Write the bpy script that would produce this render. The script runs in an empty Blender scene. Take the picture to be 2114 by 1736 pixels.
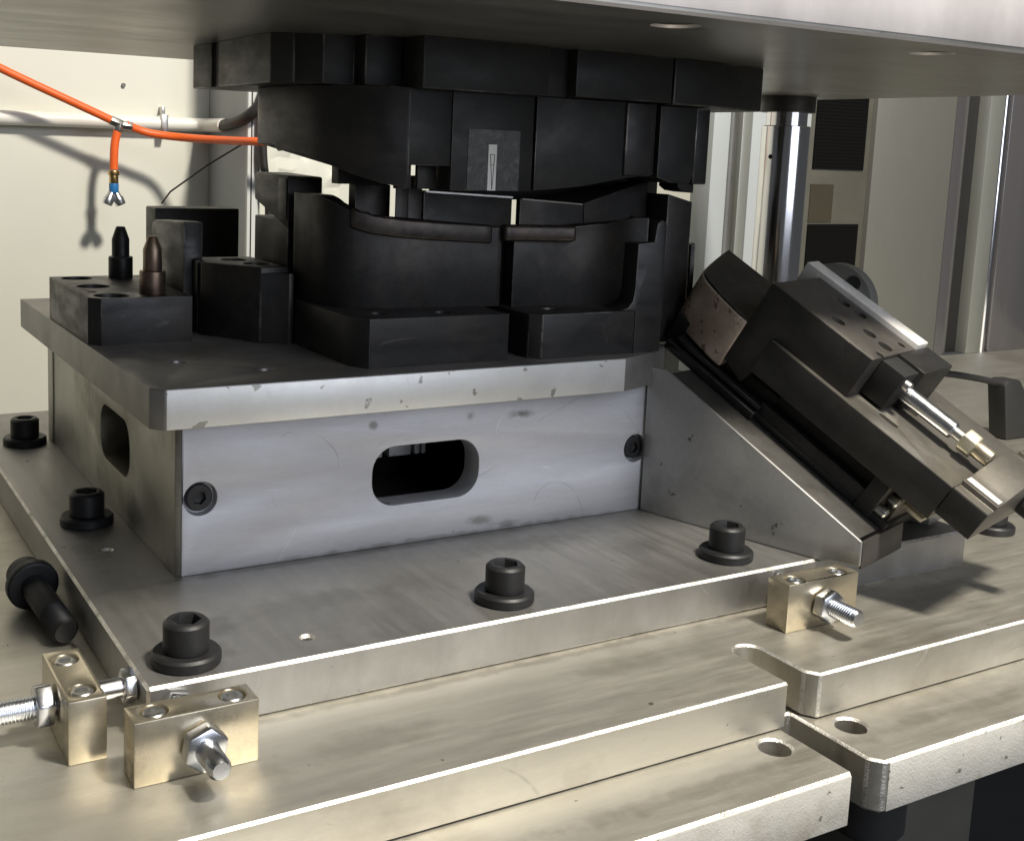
import bpy, bmesh, math, random
from mathutils import Vector, Matrix
random.seed(7)
SC = bpy.context.scene
COL = SC.collection
MM = 0.001

# ---------------------------------------------------------------- camera
cam_d = bpy.data.cameras.new('camera'); cam = bpy.data.objects.new('camera', cam_d); COL.objects.link(cam)
RIGHT = Vector((0.8702532, -0.4912264, 0.03682395))
DOWN = Vector((-0.03921835, -0.14360697, -0.9888574))
FWD = Vector((0.49104103, 0.85911214, -0.14423952))
m = Matrix.Identity(4)
for i in range(3):
    m[i][0] = RIGHT[i]; m[i][1] = -DOWN[i]; m[i][2] = -FWD[i]
m.translation = Vector((-183.447, -600.56, 235.524)) * MM
cam.matrix_world = m
cam_d.sensor_fit = 'HORIZONTAL'; cam_d.sensor_width = 36
cam_d.lens = 36 * 2433.18 / 2114
cam_d.shift_x = (1057 - 910.6) / 2114
cam_d.shift_y = -(868 - 662.8) / 2114
cam_d.clip_start = 0.01; cam_d.clip_end = 50
SC.camera = cam

# ---------------------------------------------------------------- world and lamps
world = bpy.data.worlds.new('World'); SC.world = world; world.use_nodes = True
bg = world.node_tree.nodes['Background']
bg.inputs[0].default_value = (0.86, 0.88, 0.92, 1); bg.inputs[1].default_value = 0.075

def area(name, loc, target, size, power, col, size_y=None):
    d = bpy.data.lights.new(name, 'AREA'); d.energy = power; d.color = col
    d.shape = 'RECTANGLE'; d.size = size; d.size_y = size_y or size
    o = bpy.data.objects.new(name, d); COL.objects.link(o)
    l = Vector(loc) * MM; t = Vector(target) * MM
    o.location = l; o.rotation_euler = (t - l).to_track_quat('-Z', 'Y').to_euler()
    return o
# warm hall lamp above and in front, to the right
area('hall_lamp', (560, -900, 1700), (150, -120, 0), 0.2, 72, (1.0, 0.93, 0.80), 0.2)
# cool window far behind the camera
area('window_light', (650, -2300, 930), (150, 0, 60), 1.8, 31, (0.84, 0.89, 1.0), 1.8)
SC.render.engine = 'CYCLES'
SC.cycles.use_denoising = True
SC.cycles.max_bounces = 8
SC.view_settings.view_transform = 'Standard'; SC.view_settings.look = 'None'
SC.view_settings.exposure = 0.0; SC.view_settings.gamma = 1.0
SC.view_settings.use_curve_mapping = False

# ---------------------------------------------------------------- materials
class NT:
    def __init__(s, name):
        s.m = bpy.data.materials.new(name); s.m.use_nodes = True
        s.t = s.m.node_tree; s.b = s.t.nodes['Principled BSDF']
        tc = s.t.nodes.new('ShaderNodeTexCoord'); s.co = tc.outputs['Object']
    def n(s, typ, **kw):
        nd = s.t.nodes.new(typ)
        for k, v in kw.items(): setattr(nd, k, v)
        return nd
    def link(s, a, b): s.t.links.new(a, b)
    def noise(s, scale, detail=4, rough=.55, stretch=(1, 1, 1), off=(0, 0, 0)):
        mp = s.n('ShaderNodeMapping'); mp.inputs['Scale'].default_value = stretch; mp.inputs['Location'].default_value = off
        s.link(s.co, mp.inputs[0])
        nz = s.n('ShaderNodeTexNoise'); nz.inputs['Scale'].default_value = scale
        nz.inputs['Detail'].default_value = detail; nz.inputs['Roughness'].default_value = rough
        s.link(mp.outputs[0], nz.inputs['Vector']); return nz.outputs[0]
    def ramp(s, src, p0, c0, p1, c1):
        r = s.n('ShaderNodeValToRGB'); e = r.color_ramp.elements
        e[0].position = p0; e[0].color = c0 if len(c0) == 4 else (*c0, 1)
        e[1].position = p1; e[1].color = c1 if len(c1) == 4 else (*c1, 1)
        s.link(src, r.inputs[0]); return r.outputs[0]
    def mix(s, fac, a, b):
        x = s.n('ShaderNodeMix', data_type='RGBA')
        if isinstance(fac, (int, float)): x.inputs[0].default_value = fac
        else: s.link(fac, x.inputs[0])
        for i, v in ((6, a), (7, b)):
            if isinstance(v, tuple): x.inputs[i].default_value = (*v, 1)
            else: s.link(v, x.inputs[i])
        return x.outputs[2]
    def val(s, src, lo, hi, fl=0., fh=1.):
        x = s.n('ShaderNodeMapRange'); x.inputs[1].default_value = fl; x.inputs[2].default_value = fh
        x.inputs[3].default_value = lo; x.inputs[4].default_value = hi
        s.link(src, x.inputs[0]); return x.outputs[0]
    def bump(s, src, strength, dist=.0005):
        b = s.n('ShaderNodeBump'); b.inputs['Strength'].default_value = strength; b.inputs['Distance'].default_value = dist
        s.link(src, b.inputs['Height']); s.link(b.outputs[0], s.b.inputs['Normal'])

def metal(name, col, rough, metallic=1.0, var=.18, stretch=(1, 1, 1), sc=40, rvar=.12, bump=.05, stain=None, stain_amt=.0, stain_scale=18, spots=None, scr=.0, scr_col=(.75, .75, .73), spec=.5):
    t = NT(name); b = t.b
    big = t.noise(sc * .35, 5, .6, stretch); fine = t.noise(sc * 9, 3, .6, stretch, (3, 1, 2))
    dark = tuple(c * (1 - var) for c in col); lite = tuple(min(1, c * (1 + var)) for c in col)
    c = t.ramp(big, .3, dark, .7, lite)
    fr = t.val(fine, 1 - var * .45, 1 + var * .45, .3, .7)
    mm = t.n('ShaderNodeMix', data_type='RGBA', blend_type='MULTIPLY'); mm.inputs[0].default_value = 1
    t.link(c, mm.inputs[6]); t.link(fr, mm.inputs[7]); c = mm.outputs[2]
    met = None
    if stain:
        sn = t.noise(stain_scale, 6, .65, (1, 1, 1), (5, 2, 9))
        f = t.val(sn, 0, stain_amt, .50, .66)
        c = t.mix(f, c, stain)
    if spots:
        sn = t.noise(spots[1], 3, .5, (1, 1, 1), (1, 7, 4))
        f = t.val(sn, 0, spots[3], spots[2], spots[2] + .03)
        c = t.mix(f, c, spots[0])
    if scr:
        for q, (rot, sz, off) in enumerate((((.3, .2, .5), 15, (1, 2, 3)), ((.2, 1.0, 1.3), 17, (3, 8, 6)))):
            mp = t.n('ShaderNodeMapping'); mp.inputs['Rotation'].default_value = rot; mp.inputs['Scale'].default_value = (1, 30, 1); mp.inputs['Location'].default_value = off
            t.link(t.co, mp.inputs[0])
            nz = t.n('ShaderNodeTexNoise'); nz.inputs['Scale'].default_value = sz; nz.inputs['Detail'].default_value = 0
            t.link(mp.outputs[0], nz.inputs['Vector'])
            sub_ = t.n('ShaderNodeMath', operation='SUBTRACT'); t.link(nz.outputs[0], sub_.inputs[0]); sub_.inputs[1].default_value = .5
            ab = t.n('ShaderNodeMath', operation='ABSOLUTE'); t.link(sub_.outputs[0], ab.inputs[0])
            msk = t.val(ab.outputs[0], 1, 0, .0015, .006)
            brk = t.val(t.noise(34, 3, .6, (1, 1, 1), (off[2], off[0], off[1])), 0, scr * .55, .54, .66)
            ml = t.n('ShaderNodeMath', operation='MULTIPLY'); t.link(msk, ml.inputs[0]); t.link(brk, ml.inputs[1])
            c = t.mix(ml.outputs[0], c, scr_col if q < 1 else tuple(x * .35 for x in col))
    t.link(c, b.inputs['Base Color'])
    b.inputs['Metallic'].default_value = metallic; b.inputs['Specular IOR Level'].default_value = spec
    rn = t.noise(sc * .8, 5, .6, stretch, (9, 9, 1))
    t.link(t.val(rn, max(.03, rough - rvar), rough + rvar, .3, .7), b.inputs['Roughness'])
    if bump: t.bump(t.noise(sc * 14, 3, .6, stretch, (2, 4, 4)), bump)
    return t.m

M = {}
M['alu'] = metal('milled_aluminium', (.51, .49, .435), .46, .85, .06, (1, 9, 9), 26, .07, .16, (.33, .305, .255), .7, 7, ((.10, .09, .07), 130, .74, .8), .7)
M['alu_plate'] = metal('base_plate_aluminium', (.33, .325, .315), .46, .85, .07, (12, 1, 3), 20, .06, .12, (.23, .225, .21), .7, 8, ((.06, .06, .05), 150, .74, .9), .6, (.55, .55, .53))
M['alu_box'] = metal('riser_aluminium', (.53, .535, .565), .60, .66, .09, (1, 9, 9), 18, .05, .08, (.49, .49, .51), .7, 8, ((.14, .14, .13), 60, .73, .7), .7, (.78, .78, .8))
M['alu_side'] = metal('riser_shaded_side', (.38, .37, .33), .48, .85, .10, (1, 2, 1), 22, .06, .08, (.17, .16, .12), .75, 14, None, .5, (.5, .5, .46))  # darker olive copy: shade and wall reflection put into the side colour
M['alu_worn'] = metal('worn_aluminium', (.74, .74, .72), .50, .7, .04, (1, 1, 1), 40, .06, .12, (.60, .59, .55), .4, 9, ((.30, .29, .26), 90, .66, .85), .6, (.4, .4, .38))
M['plate_top'] = metal('top_plate_aluminium', (.28, .27, .26), .5, .8, .07, (1, 1, 1), 40, .06, .18, (.17, .16, .15), .6, 16, None, .5, (.5, .5, .48))
M['alu_rough'] = metal('rough_painted_edge', (.66, .64, .58), .58, .4, .07, (1, 1, 1), 60, .08, .5, (.46, .42, .34), .7, 30, ((.16, .15, .12), 170, .69, .8))
M['chamfer'] = metal('milled_chamfer_highlight', (.66, .64, .60), .46, .8, .16, (1, 1, 1), 60, .14, .9, (.30, .285, .25), .8, 75)  # milling bumps, with the broken bright highlight put into the paler colour
M['platen'] = metal('platen_steel', (.42, .415, .39), .38, .95, .06, (1, 3, 1), 14, .05, .06, (.30, .29, .26), .6, 5, ((.5, .49, .45), 40, .72, .6), .5, (.6, .6, .56))
M['platen_front'] = metal('platen_front_steel', (.70, .67, .67), .5, .6, .04, (3, 1, 1), 20, .06, .05, (.58, .55, .55), .5, 10)
M['black'] = metal('blackened_steel', (.023, .022, .021), .50, .5, .28, (1, 1, 1), 40, .12, .14, (.055, .048, .042), .7, 20, None, .5, (.13, .12, .11))
M['black2'] = metal('blackened_steel_cool', (.032, .0315, .0315), .46, .5, .24, (1, 1, 3), 40, .12, .12, (.062, .056, .050), .6, 16, None, .6, (.16, .15, .14))
M['black_up'] = metal('blackened_steel_upper', (.019, .0195, .019), .52, .4, .24, (1, 1, 2), 40, .10, .12, (.045, .043, .038), .6, 24, None, .5, (.10, .10, .095))
M['edge_wear'] = metal('rubbed_edge', (.045, .043, .040), .42, .6, .2, (1, 1, 1), 50, .1, .1, (.17, .155, .14), .9, 38)
M['brownblack'] = metal('browned_steel', (.036, .031, .027), .40, .6, .25, (1, 1, 1), 45, .10, .10, (.095, .075, .06), .7, 30)
M['bolt'] = metal('black_oxide', (.024, .0245, .026), .48, .5, .15, (1, 1, 1), 90, .08, .15)
M['void'] = metal('dark_recess', (.008, .008, .008), .7, 0, .1)  # near-black: the shade of recesses, gaps and holes is in this colour
M['zinc'] = metal('zinc_plated', (.70, .72, .76), .24, 1.0, .08, (1, 1, 1), 90, .06, .04)
M['zinc_dull'] = metal('zinc_dull', (.55, .55, .53), .34, 1.0, .10, (1, 1, 1), 90, .06, .04)
M['nickel'] = metal('nickel_block', (.58, .52, .40), .30, .9, .09, (1, 1, 1), 50, .07, .05, (.34, .30, .22), .4, 40)
M['brass'] = metal('brass', (.55, .38, .17), .28, 1.0, .1, (1, 1, 1), 70)
M['nut_pale'] = metal('pale_brass_nut', (.78, .74, .58), .35, .8, .08, (1, 1, 1), 70)
M['bronze'] = metal('bronze_bush', (.19, .14, .105), .36, .9, .35, (3, 3, .4), 60, .1, .1, (.34, .25, .18), .6, 50)
M['nose'] = metal('worn_nose_steel', (.52, .42, .34), .38, .35, .25, (1, 1, 1), 60, .12, .3, (.78, .66, .55), .9, 26, ((.06, .048, .04), 190, .64, .7), .9)
M['chrome'] = metal('ground_column_steel', (.78, .78, .80), .13, 1.0, .04, (1, 1, .2), 30, .03, .02)
M['slide'] = metal('slide_steel', (.042, .041, .040), .44, .5, .18, (1, 1, 1), 40, .08, .10, (.07, .066, .06), .6, 18, None, .5, (.16, .15, .14))
M['slide_top'] = metal('slide_top_steel', (.105, .098, .09), .44, .6, .15, (1, 1, 1), 40, .08, .10, (.055, .05, .046), .6, 18, None, .6, (.3, .28, .26))
M['slide_plate'] = metal('slide_plate_steel', (.23, .215, .19), .42, .75, .12, (1, 1, 1), 30, .07, .08, (.13, .12, .10), .6, 14, None, .6, (.45, .42, .38))
M['wedge'] = metal('wedge_plate', (.42, .42, .415), .46, .75, .10, (1, 1, 1), 30, .06, .08, (.25, .25, .24), .55, 14, ((.05, .05, .045), 85, .70, .8), .9, (.12, .12, .115))
M['wedge_top'] = metal('wedge_slope', (.075, .072, .066), .5, .6, .25, (1, 1, 1), 40)
M['strip'] = metal('scraped_strip', (.80, .78, .74), .5, .3, .12, (6, 6, 1), 30)

def smudges_and_reflection(mat, spots, col, flat=False):
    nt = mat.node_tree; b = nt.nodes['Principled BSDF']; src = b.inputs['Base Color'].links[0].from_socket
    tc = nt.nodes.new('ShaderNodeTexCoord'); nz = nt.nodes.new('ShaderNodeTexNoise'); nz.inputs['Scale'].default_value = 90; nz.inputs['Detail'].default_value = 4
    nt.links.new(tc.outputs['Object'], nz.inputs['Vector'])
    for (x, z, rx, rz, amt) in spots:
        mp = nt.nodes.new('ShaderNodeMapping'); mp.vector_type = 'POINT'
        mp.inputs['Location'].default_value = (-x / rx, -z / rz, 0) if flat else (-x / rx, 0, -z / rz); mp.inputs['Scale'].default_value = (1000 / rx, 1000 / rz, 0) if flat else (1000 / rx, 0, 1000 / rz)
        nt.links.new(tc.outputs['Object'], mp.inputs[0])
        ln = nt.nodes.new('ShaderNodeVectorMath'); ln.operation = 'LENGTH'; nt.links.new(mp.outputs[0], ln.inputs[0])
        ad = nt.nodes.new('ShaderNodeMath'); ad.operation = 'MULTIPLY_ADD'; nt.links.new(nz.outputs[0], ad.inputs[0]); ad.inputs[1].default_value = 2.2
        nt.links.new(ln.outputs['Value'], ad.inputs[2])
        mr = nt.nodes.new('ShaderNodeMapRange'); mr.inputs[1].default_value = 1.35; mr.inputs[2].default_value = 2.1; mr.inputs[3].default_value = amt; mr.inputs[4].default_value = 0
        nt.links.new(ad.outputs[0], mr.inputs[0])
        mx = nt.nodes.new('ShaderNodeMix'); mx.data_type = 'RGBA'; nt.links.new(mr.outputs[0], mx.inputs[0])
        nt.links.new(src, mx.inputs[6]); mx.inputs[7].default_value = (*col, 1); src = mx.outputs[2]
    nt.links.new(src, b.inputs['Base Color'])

def plain(name, col, rough, metallic=0, var=.06, sc=30, bump=.0, trans=0):
    t = NT(name); n = t.noise(sc, 5, .6)
    c = t.ramp(n, .3, tuple(x * (1 - var) for x in col), .7, tuple(min(1, x * (1 + var)) for x in col))
    t.link(c, t.b.inputs['Base Color']); t.b.inputs['Roughness'].default_value = rough
    t.b.inputs['Metallic'].default_value = metallic
    if trans: t.b.inputs['Alpha'].default_value = 1 - trans
    if bump: t.bump(t.noise(sc * 8, 4, .6), bump)
    return t.m
smudges_and_reflection(M['alu_box'], [(x - 165, z, rx, rz, a) for x, z, rx, rz, a in ((191, 8, 12, 4, .6), (212, 4, 14, 2.5, .45), (220, 73.5, 11, 3.5, .85), (183, 75.5, 4, 4, .75), (117, 74.5, 3, 3, .7), (165, 1, 170, 2.2, .5))], (.17, .165, .15))
smudges_and_reflection(M['alu_plate'], [(x - 222, y - 150, rx, ry, a) for x, y, rx, ry, a in ((-5, -70, 16, 14, .5), (60, -60, 50, 16, .35), (215, -30, 60, 14, .45), (270, -60, 26, 20, .35), (-30, 60, 12, 40, .5), (150, -98, 24, 9, .5), (-24, -100, 26, 12, .5), (306, -98, 24, 12, .5), (100, -4, 200, 5, .6))], (.17, .165, .155), True)
smudges_and_reflection(M['alu'], [(x - 263, y - 130, rx, ry, a) for x, y, rx, ry, a in ((430, -150, 50, 22, .45), (470, -110, 40, 30, .4), (40, -165, 40, 14, .35), (190, -150, 40, 10, .4), (325, -160, 30, 14, .4), (-35, -170, 34, 14, .35), (150, -128, 240, 4, .6), (250, -226, 260, 7, .55), (330, -215, 60, 10, .35))], (.28, .255, .21), True)  # stains, plus one long dark band painting a reflection on the lower plate
M['wall'] = plain('painted_wall', (.69, .695, .625), .6, 0, .03, 4, .04)
M['fin'] = plain('grey_panel_paint', (.36, .385, .40), .5, 0, .04, 6, .03)
M['trim'] = plain('pale_trim', (.60, .62, .62), .45, 0, .03)
M['conduit'] = plain('white_conduit', (.82, .81, .76), .4, 0, .03)
M['orange'] = plain('orange_hose', (.86, .14, .025), .42, 0, .06, 60, .1)
M['rubber'] = plain('black_rubber', (.02, .02, .02), .55, 0, .1)
M['blue'] = plain('blue_plastic', (.02, .16, .42), .4)
M['olive'] = plain('olive_panel', (.075, .072, .058), .6, 0, .1)
M['cabinet'] = metal('cabinet_panel', (.18, .18, .162), .42, .35, .05, (1, 1, .3), 8, .05, .02)
M['cabinet_curve'] = metal('cabinet_rolled_edge', (.32, .31, .32), .22, .8, .05, (6, 6, .2), 14, .05, .02)
M['profile'] = metal('profile_aluminium', (.36, .37, .34), .38, .6, .05, (1, 1, .2), 20, .06, .02)
M['profile_dark'] = metal('profile_groove', (.16, .16, .15), .4, .6, .1)
M['ochre'] = plain('ochre_panel', (.030, .024, .013), .8)
M['paper'] = plain('paper', (.72, .72, .70), .7, 0, .02)
M['ink'] = plain('ink', (.02, .02, .02), .6)
t = NT('clear_tape'); n = t.noise(130, 5, .7)
t.link(t.ramp(n, .50, (.028, .029, .027), .82, (.13, .125, .11)), t.b.inputs['Base Color'])
t.b.inputs['Roughness'].default_value = .35; t.bump(n, .5); M['tape'] = t.m
t = NT('black_mesh'); 
mp = t.n('ShaderNodeMapping'); mp.inputs['Rotation'].default_value = (0, math.radians(45), 0); t.link(t.co, mp.inputs[0])
ck = t.n('ShaderNodeTexChecker'); ck.inputs['Scale'].default_value = 330; t.link(mp.outputs[0], ck.inputs[0])
ck.inputs[1].default_value = (.0035, .0035, .0035, 1); ck.inputs[2].default_value = (.001, .001, .001, 1)
t.link(ck.outputs[0], t.b.inputs['Base Color']); t.b.inputs['Roughness'].default_value = .8; t.b.inputs['Specular IOR Level'].default_value = .1; M['mesh'] = t.m
t = NT('clear_film'); t.b.inputs['Base Color'].default_value = (.8, .82, .74, 1); t.b.inputs['Alpha'].default_value = .45
t.b.inputs['Roughness'].default_value = .25; t.bump(t.noise(60, 4), .6, .002); M['film'] = t.m

# ---------------------------------------------------------------- geometry helpers (millimetres)
fz = lambda a, b, c: (a, b, c)
fy = lambda a, b, c: (a, c, b)
fx = lambda a, b, c: (c, a, b)
def ext(poly, c0, c1, f=fz):
    n = len(poly)
    v = [f(a, b, c0) for a, b in poly] + [f(a, b, c1) for a, b in poly]
    return v, [list(range(n))[::-1], list(range(n, 2 * n))] + [[i, (i + 1) % n, n + (i + 1) % n, n + i] for i in range(n)]
def rect(a0, a1, b0, b1): return [(a0, b0), (a1, b0), (a1, b1), (a0, b1)]
def box(x0, x1, y0, y1, z0, z1, f=fz): return ext(rect(x0, x1, y0, y1), z0, z1, f)
def prism_var(poly, zb, zt):
    n = len(poly)
    v = [(a, b, z) for (a, b), z in zip(poly, zb)] + [(a, b, z) for (a, b), z in zip(poly, zt)]
    return v, [list(range(n))[::-1], list(range(n, 2 * n))] + [[i, (i + 1) % n, n + (i + 1) % n, n + i] for i in range(n)]
def basis(axis):
    a = Vector(axis).normalized(); h = Vector((0, 0, 1)) if abs(a.z) < .9 else Vector((1, 0, 0))
    e1 = a.cross(h).normalized(); return e1, a.cross(e1).normalized(), a
def lathe(prof, o, axis=(0, 0, 1), seg=40, close=True):
    e1, e2, a = basis(axis); o = Vector(o); v = []; f = []
    for r, h in prof:
        for k in range(seg):
            t = 2 * math.pi * k / seg
            v.append(tuple(o + a * h + (e1 * math.cos(t) + e2 * math.sin(t)) * r))
    for i in range(len(prof) - 1):
        for k in range(seg):
            f.append([i * seg + k, i * seg + (k + 1) % seg, (i + 1) * seg + (k + 1) % seg, (i + 1) * seg + k])
    f.append(list(range(seg))[::-1]); f.append([(len(prof) - 1) * seg + k for k in range(seg)])
    return v, f
def tube(pts, r, seg=14):
    pts = [Vector(p) for p in pts]; v = []; f = []; prev = None
    for i, p in enumerate(pts):
        d = (pts[min(i + 1, len(pts) - 1)] - pts[max(i - 1, 0)]).normalized()
        if prev is None: e1 = basis(d)[0]
        else: e1 = (prev - d * prev.dot(d)).normalized()
        prev = e1; e2 = d.cross(e1)
        for k in range(seg):
            t = 2 * math.pi * k / seg; v.append(tuple(p + (e1 * math.cos(t) + e2 * math.sin(t)) * r))
    for i in range(len(pts) - 1):
        for k in range(seg): f.append([i * seg + k, i * seg + (k + 1) % seg, (i + 1) * seg + (k + 1) % seg, (i + 1) * seg + k])
    f.append(list(range(seg))[::-1]); f.append([(len(pts) - 1) * seg + k for k in range(seg)])
    return v, f
def smooth_path(ctrl, n=8):
    P = [Vector(p) for p in ctrl]; out = []
    for i in range(len(P) - 1):
        a = P[max(i - 1, 0)]; b = P[i]; c = P[i + 1]; d = P[min(i + 2, len(P) - 1)]
        for k in range(n):
            t = k / n
            out.append(.5 * ((2 * b) + (c - a) * t + (2 * a - 5 * b + 4 * c - d) * t * t + (3 * b - a - 3 * c + d) * t ** 3))
    out.append(P[-1]); return out
def rrect(a0, a1, b0, b1, r, n=8):
    out = []
    for cx, cy, s in ((a1 - r, b0 + r, -90), (a1 - r, b1 - r, 0), (a0 + r, b1 - r, 90), (a0 + r, b0 + r, 180)):
        for k in range(n + 1):
            t = math.radians(s + 90 * k / n); out.append((cx + r * math.cos(t), cy + r * math.sin(t)))
    return out
def hexa(r, rot=0): return [(r * math.cos(math.radians(60 * k + rot)), r * math.sin(math.radians(60 * k + rot))) for k in range(6)]
def hexprism(r, o, axis, h0, h1, rot=0):
    e1, e2, a = basis(axis); o = Vector(o)
    return ext(hexa(r, rot), h0, h1, lambda p, q, c: tuple(o + e1 * p + e2 * q + a * c))
def join(*gs):
    v = []; f = []
    for gv, gf in gs:
        k = len(v); v += gv; f += [[i + k for i in q] for q in gf]
    return v, f

def raw_mesh(name, g, off):
    me = bpy.data.meshes.new(name); bm = bmesh.new()
    vs = [bm.verts.new(((p[0] - off[0]) * MM, (p[1] - off[1]) * MM, (p[2] - off[2]) * MM)) for p in g[0]]
    for q in g[1]:
        try: bm.faces.new([vs[i] for i in q])
        except ValueError: pass
    bmesh.ops.recalc_face_normals(bm, faces=bm.faces); bm.to_mesh(me); bm.free(); return me
ORG = {}
def part(name, g, mat, parent=None, bevel=.6, cut=None, org=None, seg=2, ang=35, edge=None):
    """one mesh object; geometry g in world millimetres; origin at org or the parent's origin or the base centre"""
    if org is None:
        if parent is not None: org = ORG[parent.name]
        else:
            xs = [p[0] for p in g[0]]; ys = [p[1] for p in g[0]]; zs = [p[2] for p in g[0]]
            org = ((min(xs) + max(xs)) / 2, (min(ys) + max(ys)) / 2, min(zs))
    o = bpy.data.objects.new(name, raw_mesh(name, g, org)); COL.objects.link(o); ORG[o.name] = org
    po = ORG[parent.name] if parent is not None else (0, 0, 0)
    if parent is not None: o.parent = parent
    o.location = Vector([a - b for a, b in zip(org, po)]) * MM
    tmp = []
    if cut or bevel:
        o.data.materials.append(M[mat])
        if edge or mat in ('black', 'black2', 'black_up', 'slide'): o.data.materials.append(M[edge or 'edge_wear'])
        for c in cut or []:
            co = bpy.data.objects.new('cutter', raw_mesh('cutter', c, org)); COL.objects.link(co)
            co.location = Vector(org) * MM; tmp.append(co)
            md = o.modifiers.new('b', 'BOOLEAN'); md.operation = 'DIFFERENCE'; md.object = co; md.solver = 'EXACT'
        if bevel:
            md = o.modifiers.new('v', 'BEVEL'); md.width = bevel * MM; md.segments = seg; md.limit_method = 'ANGLE'
            md.angle_limit = math.radians(ang); md.use_clamp_overlap = True
            if edge is None and mat in ('black', 'black2', 'black_up', 'slide'): edge = 'edge_wear'
            if edge: md.material = 1
        bpy.context.view_layer.update()
        dg = bpy.context.evaluated_depsgraph_get()
        me = bpy.data.meshes.new_from_object(o.evaluated_get(dg)); o.modifiers.clear(); o.data = me; me.name = name
        for c in tmp: bpy.data.objects.remove(c)
    me = o.data
    if not len(me.materials): me.materials.append(M[mat])
    me.polygons.foreach_set('use_smooth', [True] * len(me.polygons)); me.set_sharp_from_angle(angle=math.radians(32))
    return o
def thing(name, label, cat, org, group=None):
    o = bpy.data.objects.new(name, None); COL.objects.link(o); o.location = Vector(org) * MM; ORG[o.name] = org
    o.empty_display_size = .02
    return tag(o, label, cat, group)
def tag(o, label, cat, group=None):
    o['label'] = label; o['category'] = cat
    if group: o['group'] = group
    return o
def struct(o): o['kind'] = 'structure'; return o
def copy_tree(o, parent=None):
    c = o.copy(); COL.objects.link(c); c.parent = parent; ORG[c.name] = ORG[o.name]
    for ch in list(o.children): copy_tree(ch, c)
    return c
def place(root, org): root.location = Vector(org) * MM; ORG[root.name] = org

# ================================================================ the setting: wall, table
wall = struct(part('wall', box(-1600, 1400, 900, 920, -1000, 1500), 'wall', bevel=0))
WY = 467
# ---- table plates with the T-slot
TZ = -24
slot = ext([(254.5, -260), (254.5, -165.5)] + [(263.2 + 8.7 * math.cos(math.radians(a)), -165.5 + 8.7 * math.sin(math.radians(a))) for a in range(170, 0, -15)] + [(271.9, -165.5), (271.9, -195), (279, -204.5), (279, -260)], -60, 0)
table = part('press_table', box(-520, 1500, -202, 466, -48.6, TZ), 'alu', cut=[slot], bevel=1.2, seg=1, edge='chamfer', org=(263, 130, -48.6))
tag(table, 'pale aluminium press table plate with an open slot in its front edge', 'table')
slot2 = ext([(252, -270), (252, -190), (269.5, -190), (269.5, -241), (276, -249), (276, -270)], -90, -40)
cuts = [slot2] + [lathe([(8.1, -84), (8.1, -40)], (x, y, 0)) for x, y in ((288.5, -214), (235.7, -213.5))]
sub = part('lower_table_plate', box(-520, 1500, -247.5, 466, -76.2, -49.0), 'alu', cut=cuts, bevel=1.2, seg=1, edge='chamfer', org=(263, 130, -76.2))
part('front_edge', join(box(-519, 251, -248.1, -246, -75.6, -50.2), box(277.5, 1499, -248.1, -246, -75.6, -50.2)), 'alu_rough', sub, bevel=.5)
tag(sub, 'thick lower table plate with rough pale front edge and two drilled holes', 'table plate')

# ================================================================ base plate, riser, top plate
part_base = part('base_plate', box(-50, 495, -123, 430, TZ + .05, 0), 'alu_plate', bevel=1.4, seg=1, edge='chamfer', org=(222, 150, TZ),
                 cut=[lathe([(2.6, -6), (2.6, 5)], (34.1, -101.4, 0)), lathe([(2.2, -6), (2.2, 5)], (-22.3, 58.8, 0))])
tag(part_base, 'grey aluminium base plate bolted down on the press table', 'base plate')

riser = thing('riser_box', 'silver aluminium riser box with oblong slots on the base plate', 'riser', (165, 165, 0))
fs_ = ext(rrect(117.5, 190.5, 25, 61, 15), -5, 25, fy)
cb = [lathe([(9.4, -1), (9.4, 6)], (x, 0, 42.8), (0, 1, 0)) for x in (13.5, 313)]
part('front_panel', box(3, 330, 0, 18, .05, 87), 'alu_box', riser, cut=[fs_] + cb, bevel=.8)
ls_ = ext(rrect(95, 168, 28, 64, 15), -5, 25, fx)
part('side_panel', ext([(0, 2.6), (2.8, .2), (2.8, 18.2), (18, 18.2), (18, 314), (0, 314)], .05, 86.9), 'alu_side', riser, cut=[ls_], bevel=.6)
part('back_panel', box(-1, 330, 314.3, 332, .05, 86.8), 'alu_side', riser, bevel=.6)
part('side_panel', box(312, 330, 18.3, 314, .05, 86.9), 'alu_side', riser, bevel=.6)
part('web', box(120, 300, 130, 150, .05, 38), 'void', riser, bevel=.3)
for wx0, wx1 in ((150, 155), (160, 176), (179, 182.5), (184.5, 187)):
    part('web_post', box(wx0, wx1, 62, 70, 36.5, 86), 'alu_worn', riser, bevel=.3)  # paler aluminium stands in for light falling on these inner posts
for x in (13.5, 313):
    part('cap_screw', lathe([(7.6, 6), (7.6, 2.6), (6.9, 1.9), (4.6, 1.9)], (x, 0, 42.8), (0, 1, 0)), 'bolt', riser, bevel=.2, cut=[hexprism(3.9, (x, 0, 42.8), (0, 1, 0), -1, 5, 15)])

tp = part('top_plate', ext([(-18.5, -13), (-12, -20), (284, -20), (311, -10.5), (345, 12), (345, 345), (-18.5, 345)], 87.1, 109), 'plate_top', bevel=1.0, org=(165, 165, 87.1),
          cut=[lathe([(4.2, 100), (4.2, 120)], p) for p in ((16.9, 52.6, 0), (56.1, 14.7, 0))])
tag(tp, 'grey top plate overhanging the riser box, with chipped pale front edge', 'plate')
part('worn_edge', box(-11.4, 284, -20.35, -18.5, 87.6, 108.4), 'alu_worn', tp, bevel=.3)

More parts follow.
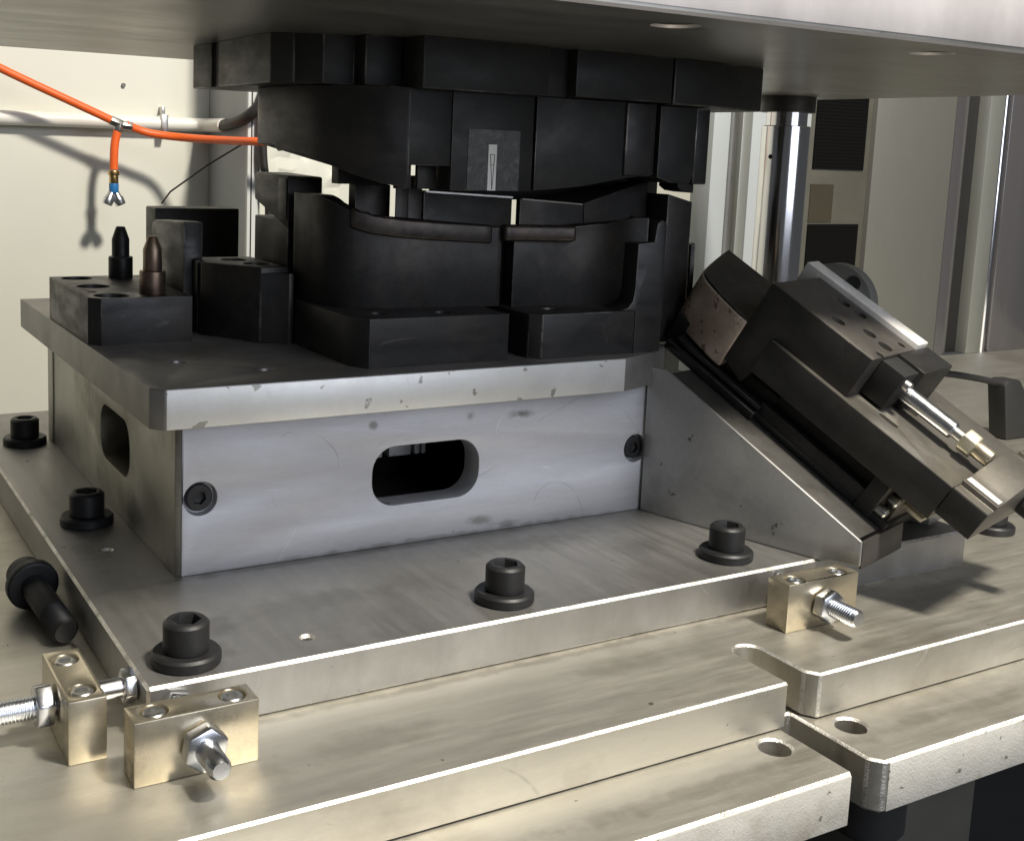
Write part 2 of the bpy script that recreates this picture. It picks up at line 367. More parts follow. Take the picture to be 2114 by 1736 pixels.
# ================================================================ bolts
def cap_bolt(org, label, head_d=21, flange=32):
    b = thing('cap_bolt', label, 'bolt', org, 'black cap bolts on the base plate')
    x, y, z = org
    part('washer', lathe([(6, 0), (flange / 2 - .6, 0), (flange / 2, .8), (flange / 2, 4.6), (flange / 2 - 1.2, 5.8), (6, 5.8)], org), 'bolt', b, bevel=0)
    r = head_d / 2
    h = part('head', lathe([(r - .3, 5.85), (r, 6.3), (r, 18.6), (r - 1.6, 20.2), (r - 2, 20.3)], org, seg=48), 'bolt', b, bevel=.15, cut=[hexprism(6.9, org, (0, 0, 1), 11, 30, 12)])
    return b
B0 = cap_bolt((-26.5, -103, 0.03), 'black cap bolt nearest the camera, behind the front stop block')
for (x, y), lb in (((147.5, -100), 'black cap bolt in front of the oblong slot of the riser box'),
                   ((306.5, -97.5), 'black cap bolt standing beside the angled wedge bracket'),
                   ((-21.8, 112), 'black cap bolt under the slot in the left side of the riser box'),
                   ((-20.5, 322), 'farthest black cap bolt, by the cream wall at the left edge')):
    b = copy_tree(B0); place(b, (x, y, .03)); b['label'] = lb
    b.rotation_euler.z = random.uniform(0, 1)
b = copy_tree(B0); place(b, (580, -82, TZ + .03)); b['label'] = 'black cap bolt on the table behind the lower end of the slide'
b['group'] = 'black cap bolts on the base plate'

# loose bolt lying on the table
ax = Vector((6, -60, -6.6)).normalized(); o0 = Vector((-66.5, 50, -9.6))
lb = thing('loose_bolt', 'loose black bolt lying on its side on the table left of the base plate', 'bolt', (-66, 20, TZ))
part('head', lathe([(8, -14), (10, -13), (10, 0)], o0, ax), 'bolt', lb, bevel=.4)
part('washer', lathe([(6, .1), (14, .1), (14, 5), (13, 6), (6, 6)], o0, ax), 'bolt', lb, bevel=.3)
part('shank', lathe([(7.2, 5), (7.2, 40), (6.8, 41)] + sum([[(7.2, 41 + k * 1.6), (6.4, 41.8 + k * 1.6)] for k in range(12)], []) + [(5.6, 61.5)], o0, ax), 'bolt', lb, bevel=0)

# ================================================================ stop blocks
def thread(o, axis, r, h0, h1, pitch=1.5):
    prof = [(r - 1.1, h0)]; h = h0 + .4
    while h < h1 - 1.6:
        prof += [(r, h), (r, h + .25), (r - .75, h + pitch * .55), (r - .75, h + pitch * .7)]; h += pitch
    prof += [(r - .2, h1 - 1.2), (r - 1.3, h1)]
    return lathe(prof, o, axis, 28)
def stop_block(label, x0, x1, y0, y1, screw, axis, blk_lo, tip, head, top_pts, smooth_tip=False):
    cx, cy = (x0 + x1) / 2, (y0 + y1) / 2
    s = thing('stop_block', label, 'stop block', (cx, cy, TZ), 'brass-coloured stop blocks around the base plate')
    cut = [lathe([(5.9, -4.5), (5.9, 10)], (px, py, 4)) for px, py in top_pts]
    part('block', box(x0, x1, y0, y1, TZ + .03, 4), 'nickel', s, cut=cut, bevel=.7)
    for px, py in top_pts:
        c = part('socket_screw', lathe([(4.9, -4), (4.9, -.9), (4.2, -.3), (3.2, -.3)], (px, py, 4), seg=28), 'zinc_dull', s, bevel=.15, cut=[hexprism(2.9, (px, py, 4), (0, 0, 1), -3, 2)])
    a = Vector(axis); o = Vector(screw)
    sc = part('adjusting_screw', thread(o, axis, 5.2, 0, tip) if not smooth_tip else
              join(thread(o, axis, 5.2, 0, tip * .45), lathe([(4.9, tip * .45), (4.9, tip - 2.2), (3.6, tip)], o, axis, 28)), 'zinc', s, bevel=0)
    n = part('lock_nut', hexprism(9.9, o, axis, 1.2, 8.6, 20), 'zinc', s, bevel=1.1)
    if head:
        part('screw_shank', lathe([(4.6, 0), (4.6, head)], Vector(blk_lo), -a, 24), 'zinc', s, bevel=0)
        part('screw_head', hexprism(8.2, Vector(blk_lo), -a, head, head + 5.5, 10), 'zinc', s, bevel=.9)
    return s
stop_block('brass-coloured stop block nearest the camera with its screw pointing forward', -65.5, -12.3, -159, -143, (-37.6, -159, -10), (0, -1, 0), (-37.6, -143, -10), 25.5, 13.6, ((-55, -151), (-21.7, -151)), True)
stop_block('brass-coloured stop block at the left edge with its screw pointing sideways', -85, -68.8, -130, -76.5, (-85, -104, -7.5), (-1, 0, 0), (-68.8, -104, -6), 52, 12.6, ((-77, -120), (-77, -87.5)))
stop_block('brass-coloured stop block in front of the wedge bracket', 298.6, 353.8, -156.3, -140.3, (325.6, -156.3, -10.5), (0, -1, 0), (325.6, -140.3, -10.5), 26, 11.2, ((309, -150), (342, -150)))

# ================================================================ lower dies
Z0 = 109.05
# --- left block with pins
lbk = thing('locating_die_block', 'low black die block with three counterbores at the left of the top plate', 'die block', (14, 178, Z0))
part('body', ext([(-17.5, 125), (-11, 118), (46, 118), (46, 239), (-17.5, 239)], Z0, 138), 'black2', lbk, bevel=.8,
     cut=[lathe([(r, 126), (r, 145)], (x, y, 0)) for x, y, r in ((-1.5, 233 - 6, 10.5), (-1.2, 180, 10.8), (-1.5, 131, 10.8), (-9, 150, 3))])
p = part('guide_pin', lathe([(8.3, 138.02), (8.3, 152.4), (7.6, 153), (6, 153.1), (6, 165), (3.2, 173.2), (2.8, 173.8)], (28.5, 226, 0), seg=32), 'black2', lbk, bevel=.2)
p = part('guide_pin', lathe([(6, 152.6), (6, 166), (3, 173.8), (2.6, 174.3)], (26, 137.5, 0), seg=32), 'bronze', lbk, bevel=.2)
p['label'] = 'bronze-coloured worn guide pin'
part('bush', lathe([(8.2, 138.02), (8.2, 152), (7.6, 152.6)], (26, 137.5, 0), seg=32), 'bronze', p, bevel=.2)
# --- rounded block behind, tall plate behind that
rb = part('rounded_die_block', ext([(160, Z0), (236, Z0), (236, 173), (233, 177.5), (228, 178.5), (188, 180.5), (170, 181.5), (160, 181.5)], 53, 66, fx), 'black2', bevel=1.0)
tag(rb, 'upright black block with rounded top corner behind the bronze pin', 'die block')
tb = part('tall_die_plate', box(70, 137, 286, 312, Z0, 183.5), 'black', bevel=1.2)
tag(tb, 'flat rectangular black die plate standing against the cream wall', 'die plate')
# --- middle block group
mb = thing('middle_die_block', 'black stepped die block between the pin block and the curved dies', 'die block', (85, 130, Z0))
part('body', ext([(59, 168), (59, 140), (66, 130), (84, 99), (103, 99), (103, 168)], Z0, 157.5), 'black', mb, bevel=.9,
     cut=[box(52, 61.5, 143, 150, 100, 170), lathe([(9, 150), (9, 165)], (84, 150, 0)), lathe([(9, 150), (9, 165)], (90, 122, 0))])
part('step', ext([(84.2, 98.8), (92, 96), (100, 90), (103, 90), (103, 98.8)], Z0, 154), 'black2', mb, bevel=.6)
# --- back-left post
pst = thing('side_post', 'black angled side post with stepped head at the left of the dies', 'die post', (124, 150, Z0))
part('body', ext([(107, 112), (107, 172), (140, 172), (140, 112)], Z0, 186), 'black', pst, bevel=.8)
part('head', ext([(112, 181), (112, 214.5), (172, 215.5), (172, 197)], 106.5, 131, fx), 'black2', pst, bevel=1.2)
part('head_face', ext([(112.5, 186.5), (126, 186.5), (126, 213), (112.5, 213)], 105.5, 106.4, fx), 'black2', pst, bevel=.3)

def offset(path, d):
    out = []
    for i, (x, y) in enumerate(path):
        a = Vector(path[max(i - 1, 0)]); b = Vector(path[min(i + 1, len(path) - 1)]); t = (b - a).normalized()
        out.append((x - t.y * d, y + t.x * d))
    return out
def interp(tab, s):
    for (a, va), (b, vb) in zip(tab, tab[1:]):
        if s <= b: return va + (vb - va) * max(0, (s - a) / (b - a))
    return tab[-1][1]
# --- curved front-left die
cl = thing('curved_die_left', 'black curved lower die with a low foot, left of the central gap', 'die', (155, 50, Z0))
part('foot', ext([(104, 90), (104.5, 10), (112, -2), (206.5, -2), (206.5, 90)], Z0, 137.6), 'black2', cl, bevel=.9,
     cut=[lathe([(5.5, 128), (5.5, 145)], p) for p in ((128, 20, 0), (168, 14, 0))])
path = [(v.x, v.y) for v in smooth_path([(221, 33, 0), (196, 34, 0), (170, 36, 0), (150, 38.5, 0), (130, 43, 0), (117, 50, 0), (110, 61, 0), (107, 78, 0), (106, 100, 0)], 5)]
inn = offset(path, -12)
ztab = [(106, 206), (108, 206), (112, 203), (118, 199), (130, 194.5), (150, 192), (170, 190.6), (222, 188)]
poly = path + inn[::-1]; zt = [interp(ztab, p[0]) for p in path] * 1; zt = zt + zt[::-1]
part('wall', prism_var(poly, [137] * len(poly), [z - 1 for z in zt]), 'black', cl, bevel=.5)
pl = [p for p in path if 121 < p[0] < 214]
lp = offset(pl, 2.6); li = offset(pl, -10); poly = lp + li[::-1]
zt = [interp(ztab, p[0]) for p in pl]; zt = zt + zt[::-1]
part('lip', prism_var(poly, [z - 11 for z in zt], [z + .6 for z in zt]), 'brownblack', cl, bevel=1.6, seg=3)
# --- curved front-right die
cr = thing('curved_die_right', 'black lower die right of the central gap with an upright end leg', 'die', (272, 30, Z0))
part('foot', ext([(221.5, -1), (228, -7), (300, -7), (300, 60), (221.5, 60)], Z0, 137), 'black2', cr, bevel=.8,
     cut=[lathe([(5.5, 128), (5.5, 145)], (248, 14, 0))])
leg = [(300.05, Z0), (322, Z0), (322, 193), (318, 195.5), (314, 193), (312.5, 181), (299.3, 180.2), (298.8, 150), (297.5, 143), (294, 139), (288, 137.2), (300.05, 137)]
part('end_leg', ext(leg, -7.2, 12, fy), 'black2', cr, bevel=.6)
path = [(v.x, v.y) for v in smooth_path([(312, -1, 0), (300, 6, 0), (290, 16, 0), (276, 23, 0), (255, 28, 0), (229, 31, 0)], 5)]
inn = offset(path, -12); poly = path + inn[::-1]
zt = [interp([(229, 187), (262, 187.5), (290, 191.5), (302, 196), (320, 196.5)], p[0]) for p in path]; zt = zt + zt[::-1]
part('wall', prism_var(poly, [136.6] * len(poly), zt), 'black', cr, bevel=.8)
pl = [p for p in path if p[0] < 281]; lp = offset(pl, 3.4); li = offset(pl, -6); poly = lp + li[::-1]
part('lip', prism_var([(x - 9, y) for x, y in poly], [179] * len(poly), [189.5] * len(poly)), 'brownblack', cr, bevel=2.4, seg=3)
# --- core behind the curved dies
co = thing('die_core', 'dark core blocks standing behind the curved dies with pale strips as a painted lit edge', 'die core', (230, 55, Z0))
part('core_block', prism_var([(170, 45), (235.3, 45), (235.3, 66), (170, 66)], [Z0] * 4, [209.5, 206.6, 206.6, 209.5]), 'black', co, bevel=.4)
part('core_block', prism_var([(237, 38), (287, 38), (292, 43), (345, 43), (345, 60), (262, 60), (252, 43), (237, 43)], [Z0] * 8, [206, 203, 203.2, 219, 219, 205, 206, 206]), 'black', co, bevel=.4)
part('core_pin', box(131, 155.2, 62, 72, Z0, 212), 'black', co, bevel=.4)
part('core_pin', box(151.6, 160, 47, 48.5, Z0, 211), 'black', co, bevel=.4)
part('core_pin', box(160.2, 169.8, 47, 50, Z0, 218.6), 'black', co, bevel=.4)
part('lit_edge_strip', prism_var([(171, 44.2), (235.3, 44.2), (235.3, 44.9), (171, 44.9)], [208.5, 205.6, 205.6, 208.5], [209.6, 206.7, 206.7, 209.6]), 'zinc_dull', co, bevel=0)  # thin pale strips put the light on the core's top edge into colour
part('lit_edge_strip', prism_var([(238, 37.2), (286, 37.2), (286, 37.9), (238, 37.9)], [205, 202, 202, 205], [206, 203, 203, 206]), 'slide_plate', co, bevel=0)
# --- right post
rp = thing('right_post', 'black slant-topped post at the right of the lower dies', 'die post', (370, 55, Z0))
part('body', prism_var([(346, 22), (369, 24), (386, 44), (386, 80), (346, 80)], [Z0 - 0] * 5, [211, 206, 199, 199, 211]), 'black', rp, bevel=.8)
part('pad', ext([(371, 24), (374, 23), (391, 43), (388, 46)], Z0, 176), 'black', rp, bevel=.5)

# ================================================================ platen and upper dies
ZP = 299.5
pl_ = part('upper_platen', box(-620, 757, -178, 352, ZP, 337), 'platen', bevel=2.8, seg=1, edge='platen_front', org=(200, 84, ZP),
           cut=[lathe([(11, 290), (11, 312)], (x, y, 0)) for x, y in ((206, -140), (395, -140))])
tag(pl_, 'large steel upper platen with a pale front edge hanging over the dies', 'platen')
part('front_edge', box(-619, 756, -178.4, -176.5, ZP + 3.0, 334), 'platen_front', pl_, bevel=.3)

ud = thing('upper_die', 'black segmented upper die clamped under the platen', 'die', (230, 100, 212))
ZU = ZP - .05
part('clamp_segment', ext([(75, 65), (86, 57), (150, 57), (150, 211), (75, 211)], 270.6, ZU), 'black2', ud, bevel=.7, cut=[box(60, 77.5, 157, 172, 260, 310)])
part('clamp_segment', ext([(87, 56.8), (100, 45), (120, 45), (120, 30), (144, 30), (144, 56.8)], 270.8, ZU), 'black_up', ud, bevel=.7)
part('clamp_segment', box(145, 232.5, 5, 90, 269.6, ZU), 'black_up', ud, bevel=.8)
part('clamp_segment', box(232.6, 252.5, 14, 90, 270.2, ZU), 'void', ud, bevel=.4)
part('clamp_segment', box(252.6, 329, 5, 90, 270.4, ZU), 'black_up', ud, bevel=.8)
part('clamp_segment', ext([(331, 5.5), (360, 5.5), (425, 22), (425, 110), (331, 110)], 269.4, ZU), 'black_up', ud, bevel=1.2)
# punch bodies (hollow behind the front wall)
pa = [(v.x, v.y) for v in smooth_path([(101, 152, 0), (94, 132, 0), (92.5, 100, 0), (95, 75, 0), (101, 52, 0), (114, 34, 0), (128, 22, 0), (143, 15.5, 0)], 5)]
zb = [interp([(15, 212), (22, 214.5), (34, 219.5), (52, 226.5), (70, 230.6), (96, 231), (97, 235), (155, 234.8)], p[1]) for p in pa]
ins = offset(pa, 14) ; poly = pa + ins[::-1]
part('punch_side', prism_var(poly, zb + zb[::-1], [270.2] * len(poly)), 'black2', ud, bevel=.5)
part('punch_notch', ext([(143.3, 270), (143.3, 225.5), (171, 225.5), (171, 270)], 16, 32, fy), 'black_up', ud, bevel=.3)
part('notch_stop', box(143.4, 152.4, 30, 36, 211, 226), 'black_up', ud, bevel=.3)
part('notch_stop', box(158.2, 170.9, 32.2, 36, 211, 226), 'black_up', ud, bevel=.3)
part('side_body', box(119, 155.2, 62.2, 71.8, 212.1, 240), 'black_up', ud, bevel=.3)
part('rear_body', ext([(187, 70), (376, 70), (376, 85), (199, 85)], 203.5, 270), 'black_up', ud, bevel=.3)
pb = [(171.2, 270.0), (171.2, 211), (229.2, 211.6), (229.2, 270)]
part('punch_front', ext(pb, 15, 34, fy), 'black_up', ud, bevel=.5)
pb = [(231.2, 269.8), (231.2, 212), (268, 215.2), (303, 221), (325.6, 223.5), (325.6, 269.8)]
part('punch_front', ext(pb, 15, 34, fy), 'black_up', ud, bevel=.5)
part('punch_rib', box(300, 322, 13, 15.4, 222.5, 269.5), 'black2', ud, bevel=2.0)
part('punch_end', ext([(328.5, 269), (328.5, 222), (341, 218.5), (357, 219), (360, 226), (360, 269)], 14, 60, fy), 'black_up', ud, bevel=.6)
part('punch_end', box(361, 373.5, 16, 60, 218, 268.8), 'black_up', ud, bevel=1.2)
part('punch_pin', ext([(352, 230), (352, 216), (357, 213), (366, 212), (366, 219), (360, 226)], 20, 40, fy), 'black', ud, bevel=.4)
# tape and paper strip with a long pointed mark
tpz = part('tape', box(182.5, 219.5, 14.6, 14.97, 211.5, 248), 'tape', ud, bevel=0)
pp = part('paper_strip', box(196.8, 202.7, 14.3, 14.58, 211.5, 239.3), 'paper', ud, bevel=0)
def bar(x0, z0, x1, z1, w=.38):
    d = Vector((x1 - x0, z1 - z0)).normalized(); n_ = Vector((-d.y, d.x)) * w / 2
    return ext([(x0 + n_.x, z0 + n_.y), (x0 - n_.x, z0 - n_.y), (x1 - n_.x, z1 - n_.y), (x1 + n_.x, z1 + n_.y)], 14.16, 14.28, fy)
part('pointer_mark', join(bar(198.2, 233.2, 200.1, 212), bar(201.2, 233.2, 200.1, 212), bar(198.2, 233.2, 201.2, 233.2), bar(198.9, 227, 200.9, 227)), 'ink', pp, bevel=0)

# ================================================================ wedge bracket and slide unit
A = Vector((318.8, -5.1, 0)); DD = Vector((.29157, -.95655, 0)); WW = Vector((.95655, .29157, 0)); UP = Vector((0, 0, 1))
th = math.radians(29.9); OO = A + DD * 11 + UP * 98
TT = DD * math.cos(th) - UP * math.sin(th); NN = DD * math.sin(th) + UP * math.cos(th)
def fw(s, z, w): return tuple(A + DD * s + UP * z + WW * w)          # wedge: profile (s,z), width w
def fs(t, n, w): return tuple(OO + TT * t + NN * n + WW * w)          # slide: profile (t,n), width w
def fsn(t, w, n): return fs(t, n, w)
def fst(n, w, t): return fs(t, n, w)
def S(t, n, w): return Vector(fs(t, n, w))
wg = thing('wedge_bracket', 'grey scratched wedge-shaped bracket beside the riser box', 'bracket', tuple(A + DD * 75 + WW * 70))
part('side_plate', ext([(-3, .1), (126, .1), (133, 2.2), (150.3, 2.4), (150.3, 17.8), (11, 98), (-3.4, 98.3)], 0, 2.6, fw), 'wedge', wg, bevel=1.1)
part('slope_plate', ext([(3, -14), (156, -14), (158, -.4), (3, -.4)], 2.7, 140, fs), 'wedge_top', wg, bevel=.5)
part('side_plate', ext([(-3, .1), (126, .1), (133, 2.2), (146, 2.4), (146, 17.8), (11, 96), (-3.4, 96.3)], 116, 140, fw), 'wedge', wg, bevel=.8)
part('toe_plate', ext([(148.8, .6), (150.4, .6), (150.4, 17.4), (148.8, 17.4)], 2.7, 60, fw), 'slide_top', wg, bevel=.2)

sl = thing('slide_unit', 'black inclined slide unit with a worn nose mounted on the wedge bracket', 'slide', tuple(S(100, 0, 80)))
part('rail', box(10, 160, 30, 34, 0.1, 5, lambda t, w, n: fs(t, n, w)), 'void', sl, bevel=.3)
part('rail', ext(rect(-30, 60, 4, 20), 36, 60, fs), 'void', sl, bevel=.4)
part('rail', ext(rect(-22, 56, -.2, 6), 24, 34, fs), 'black', sl, bevel=.5)
part('rail', ext(rect(-18, 56, 8, 11), 27, 35, fs), 'black2', sl, bevel=.5)
part('housing', ext(rect(54.5, 137.5, 0.2, 13.4), 30.2, 130, fs), 'slide', sl, bevel=.5)
part('housing_recess', ext(rect(60, 137, 13.5, 26), 37, 125, fs), 'void', sl, bevel=.2)
part('housing_end', ext(rect(137.7, 149, -.5, 25), 29, 130, fs), 'slide', sl, bevel=.5)
for w in (33, 42):
    part('end_screw', lathe([(3.6, 149.1), (3.6, 155), (2.6, 156)], Vector(fs(0, 8 if w == 33 else 14, w)), TT, 20), 'zinc_dull', sl, bevel=.2)
part('end_stop', ext(rect(150, 156, -8, 26), 46, 100, fs), 'slide_plate', sl, bevel=.4)
part('end_tab', ext(rect(152, 170, 10, 13), 52, 74, fs), 'nut_pale', sl, bevel=.4)
sp = part('slide_plate', ext(rect(39, 176.3, 27.4, 52), 25, 138, fs), 'slide_plate', sl, bevel=.6,
          cut=[ext(rrect(t - 6.8, t + 6.8, w - 2.6, w + 2.6, 2.5), 44, 60, fsn) for t, w in ((121, 43.5), (118, 79.6))])
part('slide_side', ext(rect(38.8, 176.4, 27.2, 51.9), 23.9, 24.95, fs), 'slide', sl, bevel=.2)
# upper block with leg
holes = [(59.4, 48, 4.6), (44.6, 82, 4.6), (57, 83.5, 4.6), (75, 64.7, 4.6), (88, 63, 4.8), (93.2, 45, 2.6), (89.7, 84.2, 2.6)]
part('carriage', ext(rect(17.3, 96, 52.2, 81), 30, 94, fs), 'slide_top', sl, bevel=.7, cut=[lathe([(r, 70), (r, 90)], OO + TT * t + WW * w, NN, 24) for t, w, r in holes])
part('carriage_side', ext([(17.2, 80.9), (17.2, 20), (35, 14.5), (38.2, 27), (38.2, 52.3), (95.9, 52.3), (95.9, 80.9)], 28.9, 29.95, fs), 'slide', sl, bevel=.3)
part('carriage_leg', ext([(17.3, 52), (17.3, 20), (35, 14.5), (38, 27), (38, 52)], 30, 90, fs), 'slide', sl, bevel=.5)
part('side_rail', ext(rect(4, 96, 70, 84.5), 94.2, 110, fs), 'strip', sl, bevel=.6)
part('round_lug', lathe([(27, 110.2), (27, 121)], S(29, 67, 0), WW, 48), 'cabinet', sl, bevel=.8)
part('lug_hole', lathe([(5, 109.7), (5, 110.1)], S(33, 86.5, 0), WW, 28), 'void', sl, bevel=0)
# nose: polished, rounded
nctrl = [(17, 28.5, 0), (9, 28.8, 0), (-8, 32.5, 0), (-24, 38, 0), (-33, 44, 0), (-39, 53, 0), (-45, 69, 0), (-52, 90, 0), (-58, 110, 0)]
npoly = [(v.x, v.y) for v in smooth_path(nctrl, 4)] + [(17, 110)]
nose = part('nose', ext(npoly, 13, 49.5, fsn), 'nose', sl, bevel=1.6, seg=3)
part('nose_top', ext([(a + .6, b + .9) for a, b in npoly[:-1]] + [(17, 110)], 49.6, 51.2, fsn), 'black2', sl, bevel=.5)
# cylinder, clevis, rod
part('clevis', ext(rect(96.2, 116, 52.3, 81), 68, 113, fs), 'black2', sl, bevel=.6)
part('clevis_pocket', ext(rect(96.3, 113, 54, 79), 46, 67.8, fs), 'void', sl, bevel=.5)
part('clevis_bolt', join(lathe([(4.6, 98), (4.6, 107), (4, 107.6)], S(0, 72, 55), TT, 24), lathe([(3.6, 107.6), (3.6, 117)], S(0, 72, 55), TT, 24)), 'zinc_dull', sl, bevel=.2)
rod = part('piston_rod', lathe([(5.6, 108), (5.6, 149), (4.4, 150.5)], S(0, 63.5, 67), TT, 32), 'zinc', sl, bevel=0)
part('rod_neck', lathe([(3.6, 150.5), (3.6, 157)], S(0, 63.5, 67), TT, 24), 'zinc_dull', rod, bevel=0)
part('rod_nut', hexprism(8, S(0, 63.5, 67), TT, 156.5, 165.5, 25), 'nut_pale', sl, bevel=1.0)
part('rod_gland', lathe([(5.4, 165.5), (5.4, 176)], S(0, 63.5, 67), TT, 28), 'nickel', sl, bevel=.3)
# end cap with saddle
sad = [(25.5, 33), (25.5, 52.6), (34, 52.6), (34, 55.5), (45, 55.5)]
sad = [(33, 25), (52.6, 25), (52.6, 34), (56, 34), (56, 43)] + [(56 + 9 * math.sin(math.radians(a)) , 43 + (a / 180) * 82) for a in range(15, 180, 15)] + [(56, 125), (59, 125), (59, 136), (33, 136)]
part('end_cap', ext(sad, 176.6, 200, fst), 'slide_plate', sl, bevel=.6)
part('end_cap_strip', ext(rect(177.5, 199, 35.5, 42.5), 56.1, 57.2, fsn), 'strip', sl, bevel=.3)
part('end_cap_side', ext(rect(177, 199.8, 33.4, 52), 23.9, 24.95, fs), 'slide', sl, bevel=.2)
part('hose_stub', lathe([(7, 200.5), (7, 214), (6, 216)], S(0, 44, 96), TT, 28), 'rubber', sl, bevel=.3)

# ================================================================ guide column and right background
CX, CY = 705, 272
gc = thing('guide_column', 'polished steel guide column rising to the platen at the right', 'column', (CX, CY, TZ))
part('column', lathe([(23.6, TZ + .1), (23.6, 270), (23, 270.8)], (CX, CY, 0), seg=64), 'chrome', gc, bevel=0)
part('oil_hole', lathe([(2.3, 23.2), (2.3, 23.9)], (CX, CY, 240), Vector((-.98, -.2, 0)), 20), 'void', gc, bevel=0)
part('upper_rod', lathe([(20, 271), (20, 284)], (CX, CY, 0), seg=64), 'chrome', gc, bevel=0)
part('collar', lathe([(27, 284.1), (27, ZP - .1)], (CX, CY, 0), seg=64), 'slide', gc, bevel=.5)

pf = thing('profile_post', 'grey aluminium profile post standing left of the guide column', 'post', (830, 475, TZ))
part('face', box(786, 812, 466, 500, TZ, 330), 'fin', pf, bevel=1)
part('rounded_face', lathe([(9.5, TZ), (9.5, 330)], (820, 476, 0), seg=32), 'profile_dark', pf, bevel=0)
part('face', box(829.5, 844, 464, 500, TZ, 330), 'profile', pf, bevel=1)
part('groove', box(844.1, 847, 468, 500, TZ, 330), 'void', pf, bevel=0)
part('face', box(847.1, 945, 466, 500, TZ, 330), 'fin', pf, bevel=1)
cab = thing('mesh_panel', 'grey-brown panel with black mesh openings behind the guide column', 'panel', (1000, 480, TZ))
part('backing', box(945.2, 1058, 470, 500, TZ, 420), 'olive', cab, bevel=.5)
part('mesh', box(956, 1047.5, 468.5, 469.9, 228, 330), 'mesh', cab, bevel=0)
part('mesh', box(956, 1047.5, 468.5, 469.9, 60, 158.5), 'mesh', cab, bevel=0)
part('plate', box(956, 997, 469, 469.9, 161, 209), 'ochre', cab, bevel=0)
cp = thing('side_cabinet', 'pale grey-green cabinet side with a rolled reflective edge at the right', 'cabinet', (1150, 480, TZ))
part('panel', box(1058.2, 1212, 463, 500, TZ, 420), 'cabinet', cp, bevel=1)
part('rolled_edge', ext([(1212.2, 463)] + [(1212.2 + 44 * math.sin(math.radians(a)), 483 - 20 * math.cos(math.radians(a))) for a in range(4, 91, 6)] + [(1212.2, 483)], TZ, 420), 'cabinet_curve', cp, bevel=0)
cl2 = thing('corner_profile', 'pale slotted profile column at the right edge of the picture', 'post', (1310, 470, TZ))
part('core', box(1255, 1400, 480, 520, TZ, 420), 'void', cl2, bevel=.5)
part('face', box(1281, 1312, 462, 500, TZ, 420), 'profile', cl2, bevel=1.5)
part('rib', lathe([(6, TZ), (6, 420)], (1322, 470, 0), seg=24), 'chrome', cl2, bevel=0)
part('face', box(1332, 1420, 464, 500, TZ, 420), 'cabinet_curve', cl2, bevel=1.5)
# clamp handle
hd = thing('clamp_handle', 'black clamp lever with a bent grip on the table at the right edge', 'handle', (860, 105, TZ))
part('arm', tube(smooth_path([(690, 108, 47), (720, 107, 50), (760, 106, 46.5), (810, 105, 38.5), (846, 105, 31)], 5), 3.2), 'rubber', hd, bevel=0)
part('grip', ext([(840, 31), (846, 36), (864, 35), (884, 10), (900, -15), (903, -23.9), (851, -23.9)], 96, 116, fy), 'rubber', hd, bevel=2.5)

# ================================================================ left background
ft = thing('wall_fin', 'grey vertical panel fin with a pale front edge on the cream wall', 'panel', (320, 830, -1000))
part('panel', box(316, 324, 758, 899.9, -1000, 700), 'fin', ft, bevel=.5)
part('edge_trim', box(314.5, 331, 751, 757.9, -1000, 700), 'trim', ft, bevel=1.2)
part('edge_seam', box(318.6, 320.2, 750.6, 751, -1000, 700), 'void', ft, bevel=0)
cd = thing('wall_conduit', 'white horizontal conduit pipe clipped along the cream wall', 'conduit', (150, 890, 240))
part('pipe', tube([(-700, 889.5, 250.0), (285, 889.5, 254.3), (298, 887, 254.4), (305, 879, 254.4), (307, 868, 254.4), (307, 815, 254.6)], 8.6, 28), 'conduit', cd, bevel=0)
part('clip', join(box(248, 256, 878, 899.6, 242, 265), box(250, 254, 886, 899.6, 265, 275)), 'zinc_dull', cd, bevel=.4)
cv = part('black_cable', tube(smooth_path([(307, 818, 254.6), (307, 800, 254.8), (308, 772, 258), (313, 744, 266), (326, 735, 284), (340, 732, 322)], 6), 7.0), 'rubber')
tag(cv, 'black cable bending up from the end of the white conduit', 'cable')
hs = thing('orange_hose', 'orange air hose hanging across the cream wall with a short branch', 'hose', (180, 840, 190))
part('hose', tube(smooth_path([(-900.0, 832.2, 720.0), (-450.0, 832.2, 530.0), (-110.4, 831.8, 375.6), (-14.7, 835.9, 336.0), (67.3, 840.0, 300.4), (135.6, 840.0, 271.7), (179.3, 840.0, 253.3)], 7), 4.9, 20), 'orange', hs, bevel=0)
part('hose', tube(smooth_path([(193.0, 840.0, 250.5), (220.3, 840.0, 241.7), (258.6, 823.6, 237.6), (290.0, 771.7, 236.2), (313.3, 706.1, 236.2), (361.1, 678.8, 237.6)], 7), 4.9, 20), 'orange', hs, bevel=0)
part('branch', tube(smooth_path([(182.9, 840.0, 244.4), (179.9, 840.0, 230.7), (178.5, 840.0, 217.0), (178.0, 840.0, 196.5)], 6), 5.0, 20), 'orange', hs, bevel=0)
part('tee_fitting', join(tube([(173.9, 840.0, 255.3), (187.5, 840.0, 249.9)], 6.4, 6), tube([(187.5, 840.0, 249.9), (199.8, 840.0, 248.5)], 5.8, 6), tube([(185.5, 840.0, 252.6), (183.1, 840.0, 241.7)], 6.2, 6)), 'zinc_dull', hs, bevel=.6)
part('brass_ferrule', join(lathe([(6.8, 189.7), (6.8, 195.2)], (178.0, 840.0, 0), seg=24), lathe([(5.5, 180.1), (5.5, 189.7)], (178.0, 840.0, 0), seg=24)), 'brass', hs, bevel=.5)
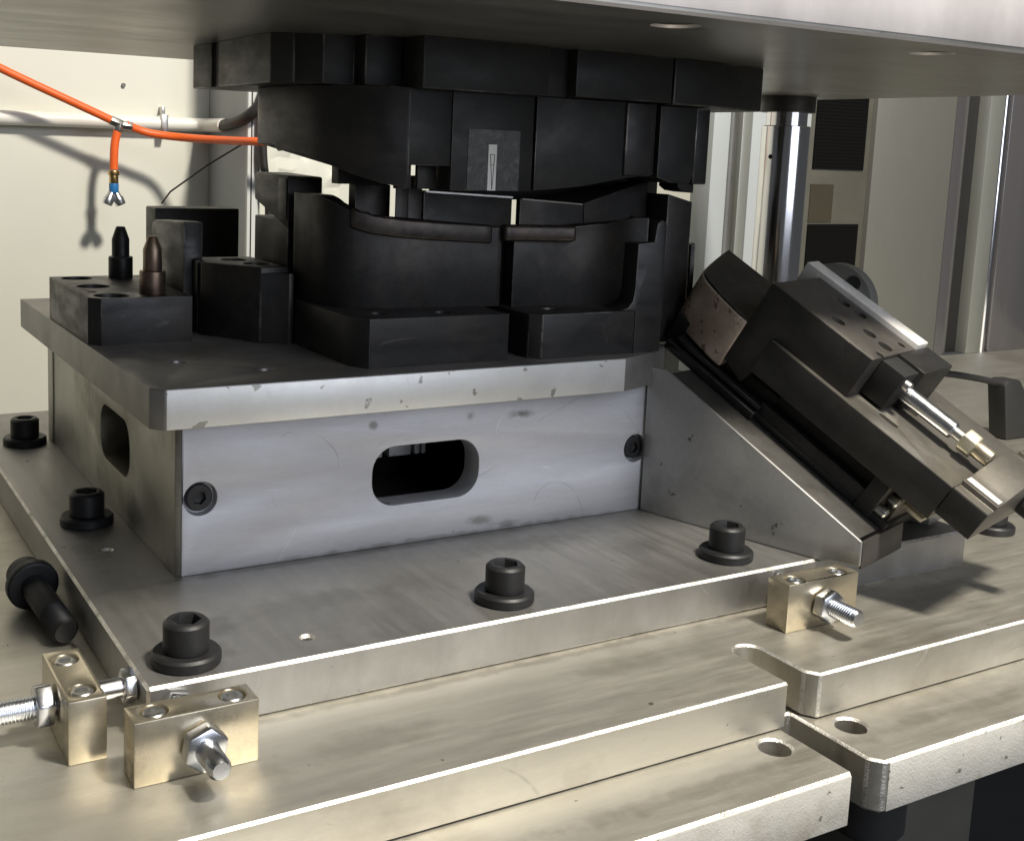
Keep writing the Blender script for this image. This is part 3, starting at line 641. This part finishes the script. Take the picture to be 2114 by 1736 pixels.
part('blue_sleeve', lathe([(5.3, 168.5), (5.7, 170.6), (5.7, 180.0)], (178.0, 840.0, 0), seg=24), 'blue', hs, bevel=.4)
for sg in (-1, 1):
    part('outlet', lathe([(4.1, 0), (4.9, 5.5), (6.3, 8), (6.3, 15.7), (5.4, 16.4)], (178.0 + sg * 2.2, 840.0, 169.2), (sg * .42, 0, -1), 24), 'zinc', hs, bevel=.4)
wr = part('thin_wire', tube([(314.7, 746.8, 237.6), (285.2, 805.8, 206.7), (254.3, 862.1, 170.1), (243.1, 863.5, 154.7)], 1.2, 8), 'rubber')
tag(wr, 'thin grey wire slanting down beside the wall fin', 'wire')
dw = part('dark_cable', tube(smooth_path([(328.8, 738.4, 272.7), (328.8, 738.4, 234.8), (330.2, 737.0, 206.7), (335.8, 735.6, 171.5), (337.2, 735.6, 129.4)], 6), 5.0), 'rubber')
tag(dw, 'dark cable hanging between the wall fin and the dies', 'cable')
ps = part('wall_plug', lathe([(2.6, 0), (2.6, 3)], (205, 897, 299.5), (0, 1, 0), 12), 'profile_dark', bevel=0)
tag(ps, 'small dark plug in the cream wall above the hose fitting', 'plug')
# crumpled clear film hanging behind the dies
fv = []; ff = []
for j in range(9):
    for i in range(9):
        fv.append((352 + i * 12 + random.uniform(-2, 2), 770 + random.uniform(-8, 8), 150 + j * 11 + random.uniform(-3, 3)))
for j in range(8):
    for i in range(8):
        k = j * 9 + i; ff.append([k, k + 1, k + 10, k + 9])
fl = part('clear_film', (fv, ff), 'film', bevel=0)
tag(fl, 'crumpled clear plastic film hanging behind the left die post', 'film')

# ================================================================ under the table
ug = thing('table_foot', 'black rubber buffer under the notch of the table plates', 'buffer', (330, -196, -126))
part('buffer', lathe([(18, -126), (20, -123), (20, -92), (18, -89), (18, -76.4)], (330, -196, 0), seg=40), 'rubber', ug, bevel=.5)
bx = part('machine_base', box(357, 440, -185, 350, -700, -76.4), 'olive', bevel=1)
tag(bx, 'olive grey machine base panel in the dark below the table', 'machine base')
bk = part('base_housing', box(-520, 1500, 20, 466, -700, -76.5), 'void', bevel=1)
tag(bk, 'dark machine housing far under the table plates', 'machine base')
